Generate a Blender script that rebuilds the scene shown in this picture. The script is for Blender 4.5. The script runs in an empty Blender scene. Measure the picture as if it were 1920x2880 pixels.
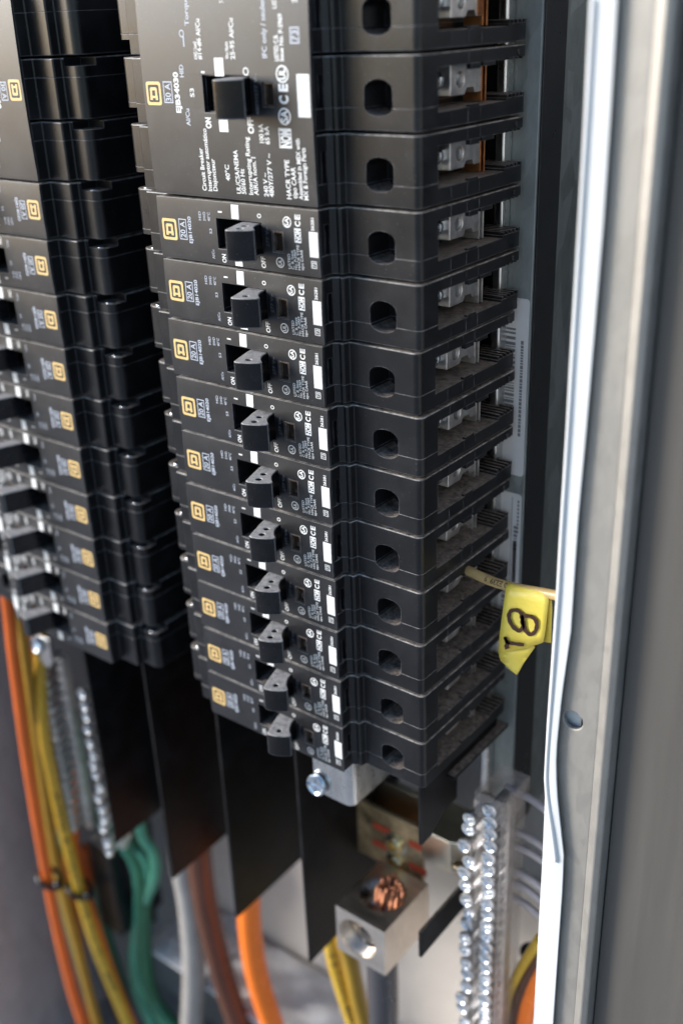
import bpy, bmesh, math, random
from mathutils import Vector, Matrix
random.seed(7)
scene = bpy.context.scene
COL = scene.collection
# ------------------------------------------------------------------ camera (50 mm-class view, metres)
def rodrigues(a):
    v = Vector(a); th = v.length
    return Matrix.Rotation(th, 3, v.normalized())
RVEC = (1.9402025236245217, 0.6360203346042894, -0.452708373182872)
CPOS = Vector((0.24809344660316196, -0.3040797959963949, -0.011463295916878542))
F = 2992.67                       # focal length in pixels of the 1920 x 2880 photograph
RM = rodrigues(RVEC)              # world -> camera (x right, y down, z forward)
cam = bpy.data.objects.new('camera', bpy.data.cameras.new('camera')); COL.objects.link(cam)
rot = Matrix((RM[0], -RM[1], -RM[2])).transposed()
cam.matrix_world = Matrix.Translation(CPOS) @ rot.to_4x4()
cam.data.sensor_fit = 'VERTICAL'; cam.data.sensor_height = 36; cam.data.sensor_width = 24
cam.data.lens = F / 2880 * 36
cam.data.clip_start = 0.01; cam.data.clip_end = 500
cam.data.dof.use_dof = True; cam.data.dof.focus_distance = 0.428; cam.data.dof.aperture_fstop = 4.9
cam.data.dof.aperture_blades = 7
scene.camera = cam
# ------------------------------------------------------------------ light
SUN_EL, SUN_AZ = math.radians(18), math.radians(-56)      # low soft light from the left
w = bpy.data.worlds.new('World'); scene.world = w; w.use_nodes = True
nt = w.node_tree; nt.nodes.clear()
sky = nt.nodes.new('ShaderNodeTexSky'); sky.sky_type = 'NISHITA'; sky.sun_disc = False
sky.sun_elevation = SUN_EL; sky.sun_rotation = math.radians(180) - SUN_AZ
sky.air_density = 1.0; sky.dust_density = .6; sky.ozone_density = 2.8
bg = nt.nodes.new('ShaderNodeBackground'); bg.inputs[1].default_value = 0.13
wo = nt.nodes.new('ShaderNodeOutputWorld')
nt.links.new(sky.outputs[0], bg.inputs[0]); nt.links.new(bg.outputs[0], wo.inputs[0])
sun = bpy.data.objects.new('sun', bpy.data.lights.new('sun', 'SUN')); COL.objects.link(sun)
sun.data.energy = 2.6; sun.data.angle = math.radians(22); sun.data.color = (1, .99, .975)
sdir = Vector((math.sin(SUN_AZ) * math.cos(SUN_EL), -math.cos(SUN_AZ) * math.cos(SUN_EL), math.sin(SUN_EL)))
sun.rotation_euler = sdir.to_track_quat('Z', 'Y').to_euler(); sun.location = (-1, -2, 2)
scene.view_settings.view_transform = 'Standard'; scene.view_settings.look = 'None'
scene.view_settings.exposure = 1.02; scene.view_settings.gamma = 1
scene.cycles.max_bounces = 8; scene.cycles.transparent_max_bounces = 12
# ------------------------------------------------------------------ materials
MATS = {}
def nodes(name):
    m = bpy.data.materials.new(name); m.use_nodes = True
    n = m.node_tree.nodes; b = n['Principled BSDF']
    MATS[name] = m
    return m, m.node_tree, n, b
def nd(t, kind, **kw):
    x = t.nodes.new(kind)
    for k, v in kw.items():
        if k.startswith('i_'): x.inputs[int(k[2:])].default_value = v
        else: setattr(x, k, v)
    return x
def ramp(t, src, stops):
    r = t.nodes.new('ShaderNodeValToRGB'); cr = r.color_ramp
    while len(cr.elements) > 1: cr.elements.remove(cr.elements[-1])
    cr.elements[0].position, c0 = stops[0]; cr.elements[0].color = (*c0, 1) if len(c0) == 3 else c0
    for p, c in stops[1:]:
        e = cr.elements.new(p); e.color = (*c, 1)
    t.links.new(src, r.inputs[0]); return r.outputs[0]
def noise(t, scale, detail=4, rough=.55, vec=None, dim='3D'):
    x = t.nodes.new('ShaderNodeTexNoise'); x.inputs['Scale'].default_value = scale
    x.inputs['Detail'].default_value = detail; x.inputs['Roughness'].default_value = rough
    if vec is not None: t.links.new(vec, x.inputs['Vector'])
    return x.outputs['Fac']
def math_(t, op, a, b=None):
    x = t.nodes.new('ShaderNodeMath'); x.operation = op
    for i, v in enumerate((a, b)):
        if v is None: continue
        if hasattr(v, 'is_linked') or hasattr(v, 'links'): t.links.new(v, x.inputs[i])
        else: x.inputs[i].default_value = v
    return x.outputs[0]
def mixc(t, fac, a, b):
    x = t.nodes.new('ShaderNodeMix'); x.data_type = 'RGBA'
    if hasattr(fac, 'links'): t.links.new(fac, x.inputs[0])
    else: x.inputs[0].default_value = fac
    for i, v in ((6, a), (7, b)):
        if hasattr(v, 'links'): t.links.new(v, x.inputs[i])
        else: x.inputs[i].default_value = (*v, 1)
    return x.outputs[2]
def bump(t, b, h, strength=.2, dist=.0003):
    x = t.nodes.new('ShaderNodeBump'); x.inputs['Strength'].default_value = strength
    x.inputs['Distance'].default_value = dist
    t.links.new(h, x.inputs['Height']); t.links.new(x.outputs[0], b.inputs['Normal'])
def up_mask(t, lo=.55, hi=.95):
    g = t.nodes.new('ShaderNodeNewGeometry'); s = t.nodes.new('ShaderNodeSeparateXYZ')
    t.links.new(g.outputs['True Normal'], s.inputs[0])
    mr = t.nodes.new('ShaderNodeMapRange'); mr.inputs[1].default_value = lo; mr.inputs[2].default_value = hi
    t.links.new(s.outputs[2], mr.inputs[0]); return mr.outputs[0]
def edge_mask(t, radius=.0005):
    bv = t.nodes.new('ShaderNodeBevel'); bv.samples = 4; bv.inputs[0].default_value = radius
    g = t.nodes.new('ShaderNodeNewGeometry')
    d = t.nodes.new('ShaderNodeVectorMath'); d.operation = 'DOT_PRODUCT'
    t.links.new(bv.outputs[0], d.inputs[0]); t.links.new(g.outputs['Normal'], d.inputs[1])
    return math_(t, 'SUBTRACT', 1.0, d.outputs['Value'])
def wcoord(t, scale=(1, 1, 1)):
    g = t.nodes.new('ShaderNodeNewGeometry')
    mp = t.nodes.new('ShaderNodeMapping'); mp.inputs['Scale'].default_value = scale
    t.links.new(g.outputs['Position'], mp.inputs[0]); return mp.outputs[0]

def black_plastic(name, base, rough, dust=.6, wear=.5, dustcol=(.30, .24, .19), dlo=.38, dhi=.62):
    m, t, n, b = nodes(name)
    pos = wcoord(t)
    big = noise(t, 60, 5, .6, pos); fine = noise(t, 900, 3, .6, pos); vfine = noise(t, 3500, 2, .5, pos)
    up = up_mask(t)
    dm = math_(t, 'MULTIPLY', up, ramp(t, noise(t, 420, 6, .8, pos), [(dlo, (0, 0, 0)), (dhi, (1, 1, 1))]))
    dm = math_(t, 'MULTIPLY', dm, dust)
    speck = ramp(t, noise(t, 1500, 2, .5, pos), [(.70, (0, 0, 0)), (.76, (1, 1, 1))])
    film = math_(t, 'MULTIPLY', ramp(t, big, [(.45, (0, 0, 0)), (.75, (1, 1, 1))]), .12)
    em = edge_mask(t)
    em = math_(t, 'MULTIPLY', ramp(t, em, [(.03, (0, 0, 0)), (.22, (1, 1, 1))]),
               ramp(t, noise(t, 170, 4, .7, pos), [(.42, (.0, .0, .0)), (.66, (1, 1, 1))]))
    em = math_(t, 'MULTIPLY', em, wear)
    c = mixc(t, film, base, (.085, .085, .092))
    c = mixc(t, em, c, (.34, .33, .36))
    c = mixc(t, dm, c, dustcol)
    c = mixc(t, math_(t, 'MULTIPLY', speck, .25), c, (.35, .33, .30))
    t.links.new(c, b.inputs['Base Color'])
    r = math_(t, 'ADD', math_(t, 'MULTIPLY', big, .18), rough - .07)
    r = math_(t, 'ADD', r, math_(t, 'MULTIPLY', dm, .4))
    t.links.new(r, b.inputs['Roughness'])
    b.inputs['Specular IOR Level'].default_value = .62
    bump(t, b, vfine, .12, .0002)
    return m
black_plastic('case_plastic', (.0066, .0065, .0074), .29, .8, .8, (.42, .34, .28), .34, .60)
MATS['case_plastic'].node_tree.nodes['Principled BSDF'].inputs['Specular IOR Level'].default_value = .42
black_plastic('label_plastic', (.0085, .0085, .0105), .37, .5, .45)
MATS['label_plastic'].node_tree.nodes['Principled BSDF'].inputs['Specular IOR Level'].default_value = .62
black_plastic('handle_plastic', (.006, .006, .007), .14, 1.0, .35, (.40, .37, .35), .22, .55)
MATS['handle_plastic'].node_tree.nodes['Principled BSDF'].inputs['Specular IOR Level'].default_value = .35
black_plastic('barrier_sheet', (.0042, .0038, .0042), .48, .3, .5)
MATS['barrier_sheet'].node_tree.nodes['Principled BSDF'].inputs['Specular IOR Level'].default_value = .16
def worn_lit_edge(name, base, lo=.40, hi=.62, amt=.85):  # scuffs and dust, plus painted-in light: up-facing edges made paler
    m, t, n, b = nodes(name); pos = wcoord(t)
    up = up_mask(t, .2, .7)
    k = math_(t, 'MULTIPLY', ramp(t, noise(t, 260, 5, .7, pos), [(lo, (.2, .2, .2)), (hi, (1, 1, 1))]), amt)
    k = math_(t, 'MULTIPLY', k, math_(t, 'ADD', math_(t, 'MULTIPLY', up, .6), .4))
    c = mixc(t, k, base, mixc(t, up, (.26, .26, .28), (.62, .56, .50)))
    t.links.new(c, b.inputs['Base Color']); b.inputs['Roughness'].default_value = .38
    return m
worn_lit_edge('case_edge', (.012, .0115, .012), .40, .66, .9)
worn_lit_edge('label_edge', (.03, .03, .032), .32, .6, .9)
worn_lit_edge('handle_edge', (.02, .02, .022), .3, .6, .8)  # pale edge colour also stands in for sunlight on the handle edges
def simple(name, col, rough=.5, metal=0.0, nscale=200, var=.15, bmp=.1, spec=.5, scale=(1, 1, 1), bd=.0003):
    m, t, n, b = nodes(name)
    f = noise(t, nscale, 5, .6, wcoord(t, scale))
    lo = tuple(c * (1 - var) for c in col); hi = tuple(min(1, c * (1 + var)) for c in col)
    t.links.new(ramp(t, f, [(.3, lo), (.7, hi)]), b.inputs['Base Color'])
    b.inputs['Roughness'].default_value = rough; b.inputs['Metallic'].default_value = metal
    t.links.new(math_(t, 'ADD', math_(t, 'MULTIPLY', f, .2), rough - .1), b.inputs['Roughness'])
    b.inputs['Specular IOR Level'].default_value = spec
    bump(t, b, f, bmp, bd)
    return m
simple('print_white', (.80, .79, .77), .55, nscale=1200, var=.05)
simple('print_cool', (.50, .53, .60), .55, nscale=1200, var=.08)
simple('print_dim', (.16, .16, .17), .55, nscale=1200)
simple('print_yellow', (.78, .52, .20), .5, nscale=900, var=.06)
simple('print_black', (.02, .02, .02), .6)
simple('marker_ink', (.05, .018, .008), .5, nscale=500, var=.4)
simple('red_print', (.50, .06, .02), .5)
simple('window_amber', (.11, .078, .058), .12, nscale=400, var=.5)
simple('window_dark', (.03, .02, .016), .2)
simple('zinc_screw', (.62, .68, .74), .22, 1, 300, .15, .1)
simple('blue_zinc', (.86, .90, .94), .36, 1, 300, .3, .1)
simple('zinc_plate', (.66, .66, .65), .28, 1, 120, .2, .25, scale=(1, 1, .4))
simple('clamp_steel', (.86, .78, .75), .44, 1, 160, .25, .3)
simple('copper', (.72, .33, .14), .32, 1, 200, .25, .2)
simple('copper_strand', (.42, .17, .09), .42, 1, 300, .4, .2)
simple('brass', (.85, .62, .30), .30, 1, 200, .2, .2)
simple('aluminium', (.76, .68, .60), .33, 1, 90, .12, .2, scale=(1, 3, 1))
simple('tin_bar', (.85, .74, .56), .30, 1, 60, .12, .1)
simple('white_paint', (.70, .695, .68), .38, 0, 40, .04, .05)
simple('grey_door', (.105, .094, .082), .50, .1, 90, .12, .04, scale=(1.5, 1, .08))
simple('concrete', (.33, .33, .335), .9, 0, 3, .15, .2, bd=.01)
simple('building_wall', (.30, .28, .26), .9, 0, 4, .12, .2, bd=.01)
simple('sticker_paper', (.62, .62, .62), .5, 0, 60, .05, .02)
simple('cable_tie', (.004, .004, .004), .35)
simple('orange_jacket', (.95, .20, .012), .28, nscale=30, var=.06, bmp=.03)
simple('deep_orange_jacket', (.72, .13, .012), .35, nscale=40, var=.1, bmp=.03)
simple('brown_jacket', (.10, .036, .018), .22, nscale=30, var=.12, bmp=.03)
simple('yellow_jacket', (.62, .38, .035), .30, nscale=60, var=.1, bmp=.03)
simple('olive_jacket', (.34, .20, .018), .32, nscale=60, var=.12, bmp=.03)
simple('green_jacket', (.07, .27, .17), .26, nscale=60, var=.12, bmp=.03)
simple('dark_green_jacket', (.010, .10, .045), .30, nscale=60, var=.12, bmp=.03)
simple('grey_jacket', (.055, .052, .058), .25, nscale=60, var=.12, bmp=.03)
simple('pale_jacket', (.36, .33, .30), .4, nscale=60, var=.12, bmp=.03)
simple('neutral_jacket', (.40, .37, .38), .35, nscale=60, var=.12, bmp=.03)
simple('tan_jacket', (.58, .40, .17), .35, nscale=120, var=.12, bmp=.03)
simple('insulator_film', (.40, .26, .13), .3, .35, 70, .7, .1)
simple('paper_scrap', (.70, .67, .64), .8, nscale=60, var=.12, bmp=.3)
def galv(name, base, rough, spangle=55, metal=.85, var=.35, stretch=(1, 1, .55)):
    m, t, n, b = nodes(name)
    pos = wcoord(t, stretch)
    v = t.nodes.new('ShaderNodeTexVoronoi'); v.inputs['Scale'].default_value = spangle; t.links.new(pos, v.inputs['Vector'])
    sx = t.nodes.new('ShaderNodeSeparateColor'); t.links.new(v.outputs['Color'], sx.inputs[0])
    f = noise(t, spangle * 2.2, 6, .65, pos)
    f2 = math_(t, 'ADD', math_(t, 'MULTIPLY', sx.outputs[0], .35), math_(t, 'MULTIPLY', f, .65))
    c = ramp(t, f2, [(.25, tuple(x * (1 - var) for x in base)), (.7, tuple(min(1, x * (1 + var * .5)) for x in base))])
    t.links.new(c, b.inputs['Base Color']); b.inputs['Metallic'].default_value = metal
    t.links.new(math_(t, 'ADD', math_(t, 'MULTIPLY', f2, .22), rough - .1), b.inputs['Roughness'])
    bump(t, b, f, .25, .0004)
    return m
galv('galvanised', (.37, .345, .31), .55, 260, .6, .08)
galv('galvanised_pan', (.27, .30, .295), .52, 120, .5, .3, (1, 1, .4))
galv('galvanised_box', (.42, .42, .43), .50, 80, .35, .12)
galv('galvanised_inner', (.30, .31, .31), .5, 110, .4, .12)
simple('beige_panel', (.64, .58, .52), .5, 0, 30, .06, .05)
m, t, n, b = nodes('clear_plastic')
b.inputs['Base Color'].default_value = (.50, .44, .40, 1); b.inputs['Roughness'].default_value = .08
b.inputs['Alpha'].default_value = .21; b.inputs['Specular IOR Level'].default_value = .8
bump(t, b, noise(t, 150, 3, .6, wcoord(t)), .2, .0004)
m, t, n, b = nodes('yellow_tape')
f = noise(t, 40, 4, .6, wcoord(t))
t.links.new(ramp(t, f, [(.3, (.74, .58, .07)), (.7, (.86, .70, .13))]), b.inputs['Base Color'])
b.inputs['Roughness'].default_value = .38
bump(t, b, noise(t, 260, 3, .6, wcoord(t, (1, 1, 2.5))), .25, .0008)
def M(k): return MATS[k]
# ------------------------------------------------------------------ helpers; lengths below are in millimetres
S = .001
def put(o, parent=None, loc=None):
    COL.objects.link(o)
    if parent: o.parent = parent
    if loc is not None: o.location = loc
    return o
def mesh_obj(name, verts, faces, mat, parent=None, smooth=False, mats=None, idx=None):
    me = bpy.data.meshes.new(name)
    me.from_pydata([(x * S, y * S, z * S) for x, y, z in verts], [], faces); me.update()
    for mm in (mats or [mat]): me.materials.append(M(mm))
    if idx: me.polygons.foreach_set('material_index', idx)
    bm = bmesh.new(); bm.from_mesh(me); bmesh.ops.recalc_face_normals(bm, faces=bm.faces); bm.to_mesh(me); bm.free()
    if smooth: me.polygons.foreach_set('use_smooth', [True] * len(me.polygons))
    return put(bpy.data.objects.new(name, me), parent)
class Geo:
    def __init__(self): self.v = []; self.f = []
    def add(self, vs, fs):
        k = len(self.v); self.v += [tuple(p) for p in vs]; self.f += [tuple(i + k for i in f) for f in fs]; return self
    def box(self, x0, x1, y0, y1, z0, z1):
        return self.add([(x, y, z) for z in (z0, z1) for y in (y0, y1) for x in (x0, x1)],
                        [(0, 1, 3, 2), (4, 6, 7, 5), (0, 4, 5, 1), (2, 3, 7, 6), (0, 2, 6, 4), (1, 5, 7, 3)])
    def prism(self, poly, z0, z1, axis='z'):
        n = len(poly)
        if axis == 'z': vs = [(a, b_, z0) for a, b_ in poly] + [(a, b_, z1) for a, b_ in poly]
        elif axis == 'y': vs = [(a, z0, b_) for a, b_ in poly] + [(a, z1, b_) for a, b_ in poly]
        else: vs = [(z0, a, b_) for a, b_ in poly] + [(z1, a, b_) for a, b_ in poly]
        return self.add(vs, [tuple(range(n))[::-1], tuple(range(n, 2 * n))] + [(i, (i + 1) % n, n + (i + 1) % n, n + i) for i in range(n)])
    def tube(self, pts, r, seg=14, caps=True, flat=1.0):
        pts = [Vector(p) for p in pts]; rings = []; up = None
        for i, p in enumerate(pts):
            d = (pts[min(i + 1, len(pts) - 1)] - pts[max(i - 1, 0)]).normalized()
            if up is None: up = d.orthogonal().normalized()
            up = (up - d * up.dot(d)).normalized(); side = d.cross(up)
            rr = r[i] if isinstance(r, (list, tuple)) else r
            rings.append([p + (up * math.cos(a) + side * math.sin(a) * flat) * rr for a in [2 * math.pi * k / seg for k in range(seg)]])
        vs = [v for rg in rings for v in rg]; fs = []
        for i in range(len(rings) - 1):
            for k in range(seg):
                a = i * seg + k; b_ = i * seg + (k + 1) % seg
                fs.append((a, b_, b_ + seg, a + seg))
        if caps: fs += [tuple(range(seg))[::-1], tuple(range(len(vs) - seg, len(vs)))]
        return self.add(vs, fs)
    def lathe(self, prof, c, axis='y', seg=20):     # prof: (radius, height along -axis)
        vs = []; n = len(prof)
        for r, h in prof:
            for k in range(seg):
                a = 2 * math.pi * k / seg; p, q = r * math.cos(a), r * math.sin(a)
                vs.append({'y': (c[0] + p, c[1] - h, c[2] + q), 'x': (c[0] + h, c[1] + p, c[2] + q), 'z': (c[0] + p, c[1] + q, c[2] + h)}[axis])
        fs = [(i * seg + k, i * seg + (k + 1) % seg, (i + 1) * seg + (k + 1) % seg, (i + 1) * seg + k) for i in range(n - 1) for k in range(seg)]
        fs += [tuple(range(seg)), tuple(range((n - 1) * seg, n * seg))]
        return self.add(vs, fs)
    def obj(self, name, mat, parent=None, smooth=False, bevel=0, seg=2):
        o = mesh_obj(name, self.v, self.f, mat, parent, smooth)
        if bevel: bake(o, bevel, seg)
        return o
def _apply(o):
    bpy.context.view_layer.update()
    dg = bpy.context.evaluated_depsgraph_get()
    me = bpy.data.meshes.new_from_object(o.evaluated_get(dg), depsgraph=dg)
    o.modifiers.clear(); o.data = me
def bake(o, bevel=0, seg=2, cuts=(), autosmooth=True, edge=None, first=False):
    """apply boolean cuts and a bevel to the mesh of o (first: bevel before cutting)"""
    tmp = []
    def add_bevel():
        md = o.modifiers.new('v', 'BEVEL'); md.width = bevel * S; md.segments = seg; md.limit_method = 'ANGLE'
        if edge and edge in MATS: o.data.materials.append(M(edge)); md.material = len(o.data.materials) - 1
        if 'bevel_weight_edge' in o.data.attributes: md.limit_method = 'WEIGHT'
        md.angle_limit = math.radians(38); md.use_clamp_overlap = True; md.harden_normals = False
    if cuts: bpy.context.view_layer.update()
    if bevel and first: add_bevel()
    for cg in cuts:
        c = mesh_obj('cutter', cg.v, cg.f, 'print_black'); tmp.append(c); c.matrix_world = o.matrix_world.copy()
        md = o.modifiers.new('b', 'BOOLEAN'); md.operation = 'DIFFERENCE'; md.solver = 'EXACT'; md.object = c
    if bevel and not first: add_bevel()
    _apply(o); me = o.data
    me.polygons.foreach_set('use_smooth', [True] * len(me.polygons))
    if first or not bevel:
        lim = math.radians(50 if first else 32)
        bm = bmesh.new(); bm.from_mesh(me)
        for e in bm.edges:
            if len(e.link_faces) == 2 and e.calc_face_angle(0) > lim: e.smooth = False
        bm.to_mesh(me); bm.free()
    if bevel:
        md = o.modifiers.new('w', 'WEIGHTED_NORMAL'); md.mode = 'FACE_AREA'; md.weight = 80; md.keep_sharp = bool(first)
        _apply(o)
    for c in tmp: bpy.data.objects.remove(c)
    return o
def thing(name, label, cat, loc=(0, 0, 0), group=None):
    o = bpy.data.objects.new(name, None); o.empty_display_size = .01; put(o, None, [v * S for v in loc])
    return tag(o, label, cat, group)
def tag(o, label, cat, group=None):
    o['label'] = label; o['category'] = cat
    if group: o['group'] = group
    return o
def structure(o): o['kind'] = 'structure'; return o
def stuff(o): o['kind'] = 'stuff'; return o
def at(px, py, ax, val):
    """a pixel of the photograph carried onto the plane axis = val (mm); returns mm"""
    d = RM.transposed() @ Vector(((px - 960) / F, (py - 1440) / F, 1))
    tt = (val * S - CPOS[ax]) / d[ax]; p = CPOS + d * tt
    return p / S
def spline(pts, n=8):
    P = [Vector(p) for p in pts]; P = [P[0] * 2 - P[1]] + P + [P[-1] * 2 - P[-2]]; out = []
    for i in range(1, len(P) - 2):
        for k in range(n):
            s = k / n; a, b_, c, d = P[i - 1:i + 3]
            out.append(.5 * ((2 * b_) + (c - a) * s + (2 * a - 5 * b_ + 4 * c - d) * s * s + (3 * b_ - a - 3 * c + d) * s ** 3))
    out.append(P[-2]); return out
# ---- printed lettering (flat text turned to mesh)
_tc = {}
def text_geo(s, bold=0.0):
    bold += .004
    k = (s, bold)
    if k in _tc: return _tc[k]
    cu = bpy.data.curves.new('t', 'FONT'); cu.body = s; cu.size = 1; cu.resolution_u = 3; cu.offset = bold
    o = bpy.data.objects.new('t', cu); COL.objects.link(o); bpy.context.view_layer.update()
    me = bpy.data.meshes.new_from_object(o)
    vs = [v.co.copy() for v in me.vertices]; fs = [tuple(p.vertices) for p in me.polygons]
    bpy.data.objects.remove(o); bpy.data.meshes.remove(me)
    _tc[k] = (vs, fs); return _tc[k]
class Print:
    """flat marks on a label face; (u, v) -> x = u, z = -v, reading upwards with letter tops to the left"""
    def __init__(self, surf): self.g = {}; self.surf = surf
    def geo(self, m): return self.g.setdefault(m, Geo())
    def text(self, s, u, v0, cap, v1=None, m='print_white', bold=.02, lift=.05):
        vs, fs = text_geo(s, bold)
        if not vs: return
        xs = [p.x for p in vs]; wd = max(xs) - min(xs); sc = cap / .70
        sx = (v0 - v1) / wd if v1 is not None else sc
        x0 = min(xs)
        self.geo(m).add([(u - p.y * sc, self.surf(v0 - (p.x - x0) * sx) - lift, -(v0 - (p.x - x0) * sx)) for p in vs], fs)
    def quad(self, u0, u1, v0, v1, m='print_white', lift=.05, n=6, rnd=0):
        if rnd:
            pts = []
            for cx, cy, a0 in ((u1 - rnd, v1 - rnd, 0), (u0 + rnd, v1 - rnd, 90), (u0 + rnd, v0 + rnd, 180), (u1 - rnd, v0 + rnd, 270)):
                for k in range(4):
                    a = math.radians(a0 + k * 30); pts.append((cx + rnd * math.cos(a), cy + rnd * math.sin(a)))
            c = ((u0 + u1) / 2, (v0 + v1) / 2); N = len(pts)
            P = [c] + pts; f = [(0, 1 + i, 1 + (i + 1) % N) for i in range(N)]
            self.geo(m).add([(a, self.surf(b_) - lift, -b_) for a, b_ in P], f); return
        P = []; f = []
        for i in range(n + 1):
            v = v0 + (v1 - v0) * i / n
            P += [(u0, self.surf(v) - lift, -v), (u1, self.surf(v) - lift, -v)]
        f = [(2 * i, 2 * i + 1, 2 * i + 3, 2 * i + 2) for i in range(n)]
        self.geo(m).add(P, f)
    def frame(self, u0, u1, v0, v1, t_, m='print_white', lift=.05):
        for a in ((u0, u1, v0, v0 + t_), (u0, u1, v1 - t_, v1), (u0, u0 + t_, v0 + t_, v1 - t_), (u1 - t_, u1, v0 + t_, v1 - t_)):
            self.quad(*a, m=m, lift=lift)
    def ring(self, u, v, r, t_, m='print_white', lift=.05, n=24):
        P = []
        for k in range(n):
            a = 2 * math.pi * k / n
            for rr in (r, r - t_):
                vv = v + rr * math.sin(a); P.append((u + rr * math.cos(a), self.surf(vv) - lift, -vv))
        self.geo(m).add(P, [(2 * k, 2 * k + 1, (2 * k + 3) % (2 * n), (2 * k + 2) % (2 * n)) for k in range(n)])
    def logo(self, u0, v0, w_, h):
        u1, v1 = u0 + w_, v0 + h
        self.quad(u0, u1, v0, v1, 'print_yellow', .04, rnd=1.0)
        q = lambda a, b_, c, d, m, l, r=0: self.quad(u0 + a * w_, u0 + b_ * w_, v0 + c * h, v0 + d * h, m, l, rnd=r)
        q(.13, .87, .13, .87, 'print_black', .06, .7)
        q(.26, .74, .24, .72, 'print_yellow', .08, .8)
        q(.24, .76, .58, .78, 'print_yellow', .08)
        q(.40, .60, .37, .60, 'print_black', .10)
        q(.40, .60, .70, .80, 'print_black', .10)
    def build(self, parent, names):
        for m, g in self.g.items(): g.obj(names.get(m, 'printed_lettering'), m, parent)['kind'] = 'stuff'
PNAMES = {'print_white': 'white_lettering', 'print_cool': 'rating_lettering', 'print_dim': 'moulded_lettering',
          'print_yellow': 'yellow_logo', 'print_black': 'logo_linework'}
# ------------------------------------------------------------------ the circuit breaker
def crown(v, H=25.4, a=.32): return -a * (1 - ((v - H / 2) / (H / 2)) ** 2)
def rounded(pts_r):
    """polygon with per-corner radii"""
    out = []; n = len(pts_r)
    for i, (x, y, r) in enumerate(pts_r):
        if r == 0: out.append((x, y)); continue
        p = Vector((x, y)); a = Vector(pts_r[i - 1][:2]); b_ = Vector(pts_r[(i + 1) % n][:2])
        da = (a - p).normalized(); db = (b_ - p).normalized()
        ang = da.angle(db); dd = r / math.tan(ang / 2)
        s, e = p + da * dd, p + db * dd; c = p + (da + db).normalized() * (r / math.sin(ang / 2))
        a0 = math.atan2(s.y - c.y, s.x - c.x); a1 = math.atan2(e.y - c.y, e.x - c.x)
        dl = (a1 - a0 + math.pi) % (2 * math.pi) - math.pi
        for k in range(6): aa = a0 + dl * k / 5; out.append((c.x + r * math.cos(aa), c.y + r * math.sin(aa)))
    return out
PROFILE = rounded([(-83.7, .75, 0), (-.25, .75, 0), (-.25, 6.6, .6), (1.9, 8.1, .5), (2.6, 7.6, .8), (3.9, 7.8, .8), (4.6, 10.9, .5), (36.5, 10.9, 2.6), (36.5, 83, 1.2),
                   (-60, 83, 0), (-60, 72, 0), (-109, 72, 0), (-109, 11, 4.0), (-97.3, 11, .8), (-97.3, 6.5, .9), (-83.9, 6.5, .8)])
def bx(*a): return Geo().box(*a)
def hole_poly(u0, u1, vt, vb):
    pts = []; uc = (u0 + u1) / 2; hw = (u1 - u0) / 2
    for k in range(9):
        a = math.pi - math.pi * k / 8; pts.append((uc + hw * math.cos(a) * (1 if 0 < k < 8 else 1), -(vt + 3.4 - 3.4 * math.sin(a))))
    for k in range(9):
        a = -math.pi * k / 8; pts.append((uc + hw * math.cos(a), -(vb - 3.2 - 3.2 * math.sin(a))))
    out = []
    for p in pts:
        if not out or (Vector(p) - Vector(out[-1])).length > .05: out.append(p)
    return out
def make_shell(v0, v1, upper, parent, notch=19.4):
    g = Geo().prism(PROFILE, -v0, -v1)
    o = g.obj('case_half', 'case_plastic', parent)
    bm = bmesh.new(); bm.from_mesh(o.data); bm.edges.ensure_lookup_table()
    zo, zs = (-v0, -v1) if upper else (-v1, -v0); wts = []
    for e in bm.edges:
        a, b_ = (v.co.z / S for v in e.verts)
        if abs(a - b_) < .01: wts.append(1.0 if abs(a - zo) < .01 else .22)
        else: wts.append(.6 if e.calc_face_angle(0) > math.radians(38) else 0)
    bm.free()
    at_ = o.data.attributes.new('bevel_weight_edge', 'FLOAT', 'EDGE'); at_.data.foreach_set('value', wts)
    cuts = [bx(-51.3, -27.5, -2, 14, -18.8, -6.6), bx(-22.8, -17.0, -2, 3.5, -17.6, -9.2),
            Geo().prism(hole_poly(13.7, 25.7, 8.0, 20.0), 8, 24, 'y'),
            bx(19.5, 40, 22.5, 69, -19.3, -5.0), bx(19.5, 40, 68.9, 90, -18.4, -4.6),
            bx(-2.2, 2, 3.2, 6.0, -17.3, -6.2),
            bx(-115, -97.8, 7, 40, -30, -notch) if notch < 20 else bx(-115, -99, 7, 20, -30, -21.6)]
    bake(o, .62, 3, cuts, edge='case_edge', first=True); o.name = 'case_half'
    # ribs, ledges, mould lines joined to the half they belong to
    h = Geo()
    if upper:
        for k in range(7): h.box(22, 36.1, 62 + k * 3.0, 63.3 + k * 3.0, -5.3, -4.4)
        h.box(34.8, 36.55, 52.0, 60.5, -6.4, -4.9); h.box(34.6, 36.6, 43.5, 50, -6.9, -4.9)
        h.lathe([(1.0, 0), (1.0, .4), (.5, .4), (.5, .1)], (36.4, 77, -3), 'x', 10)
    else:
        for k in range(5): h.box(21, 36.2, 70 + k * 2.9, 71.3 + k * 2.9, -18.6, -17.2)
        h.box(34.9, 36.55, 43, 49.5, -19.5, -18.4)
    for y in (31, 41.9, 50.5):
        h.box(36.45, 36.62, y - .09, y + .09, *((-4.6, -.6) if upper else (-24.8, -19.8)))
    r = h.obj('rib', 'case_plastic', o, bevel=.12, seg=1); r.name = 'rear_ribs'
    return o
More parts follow.
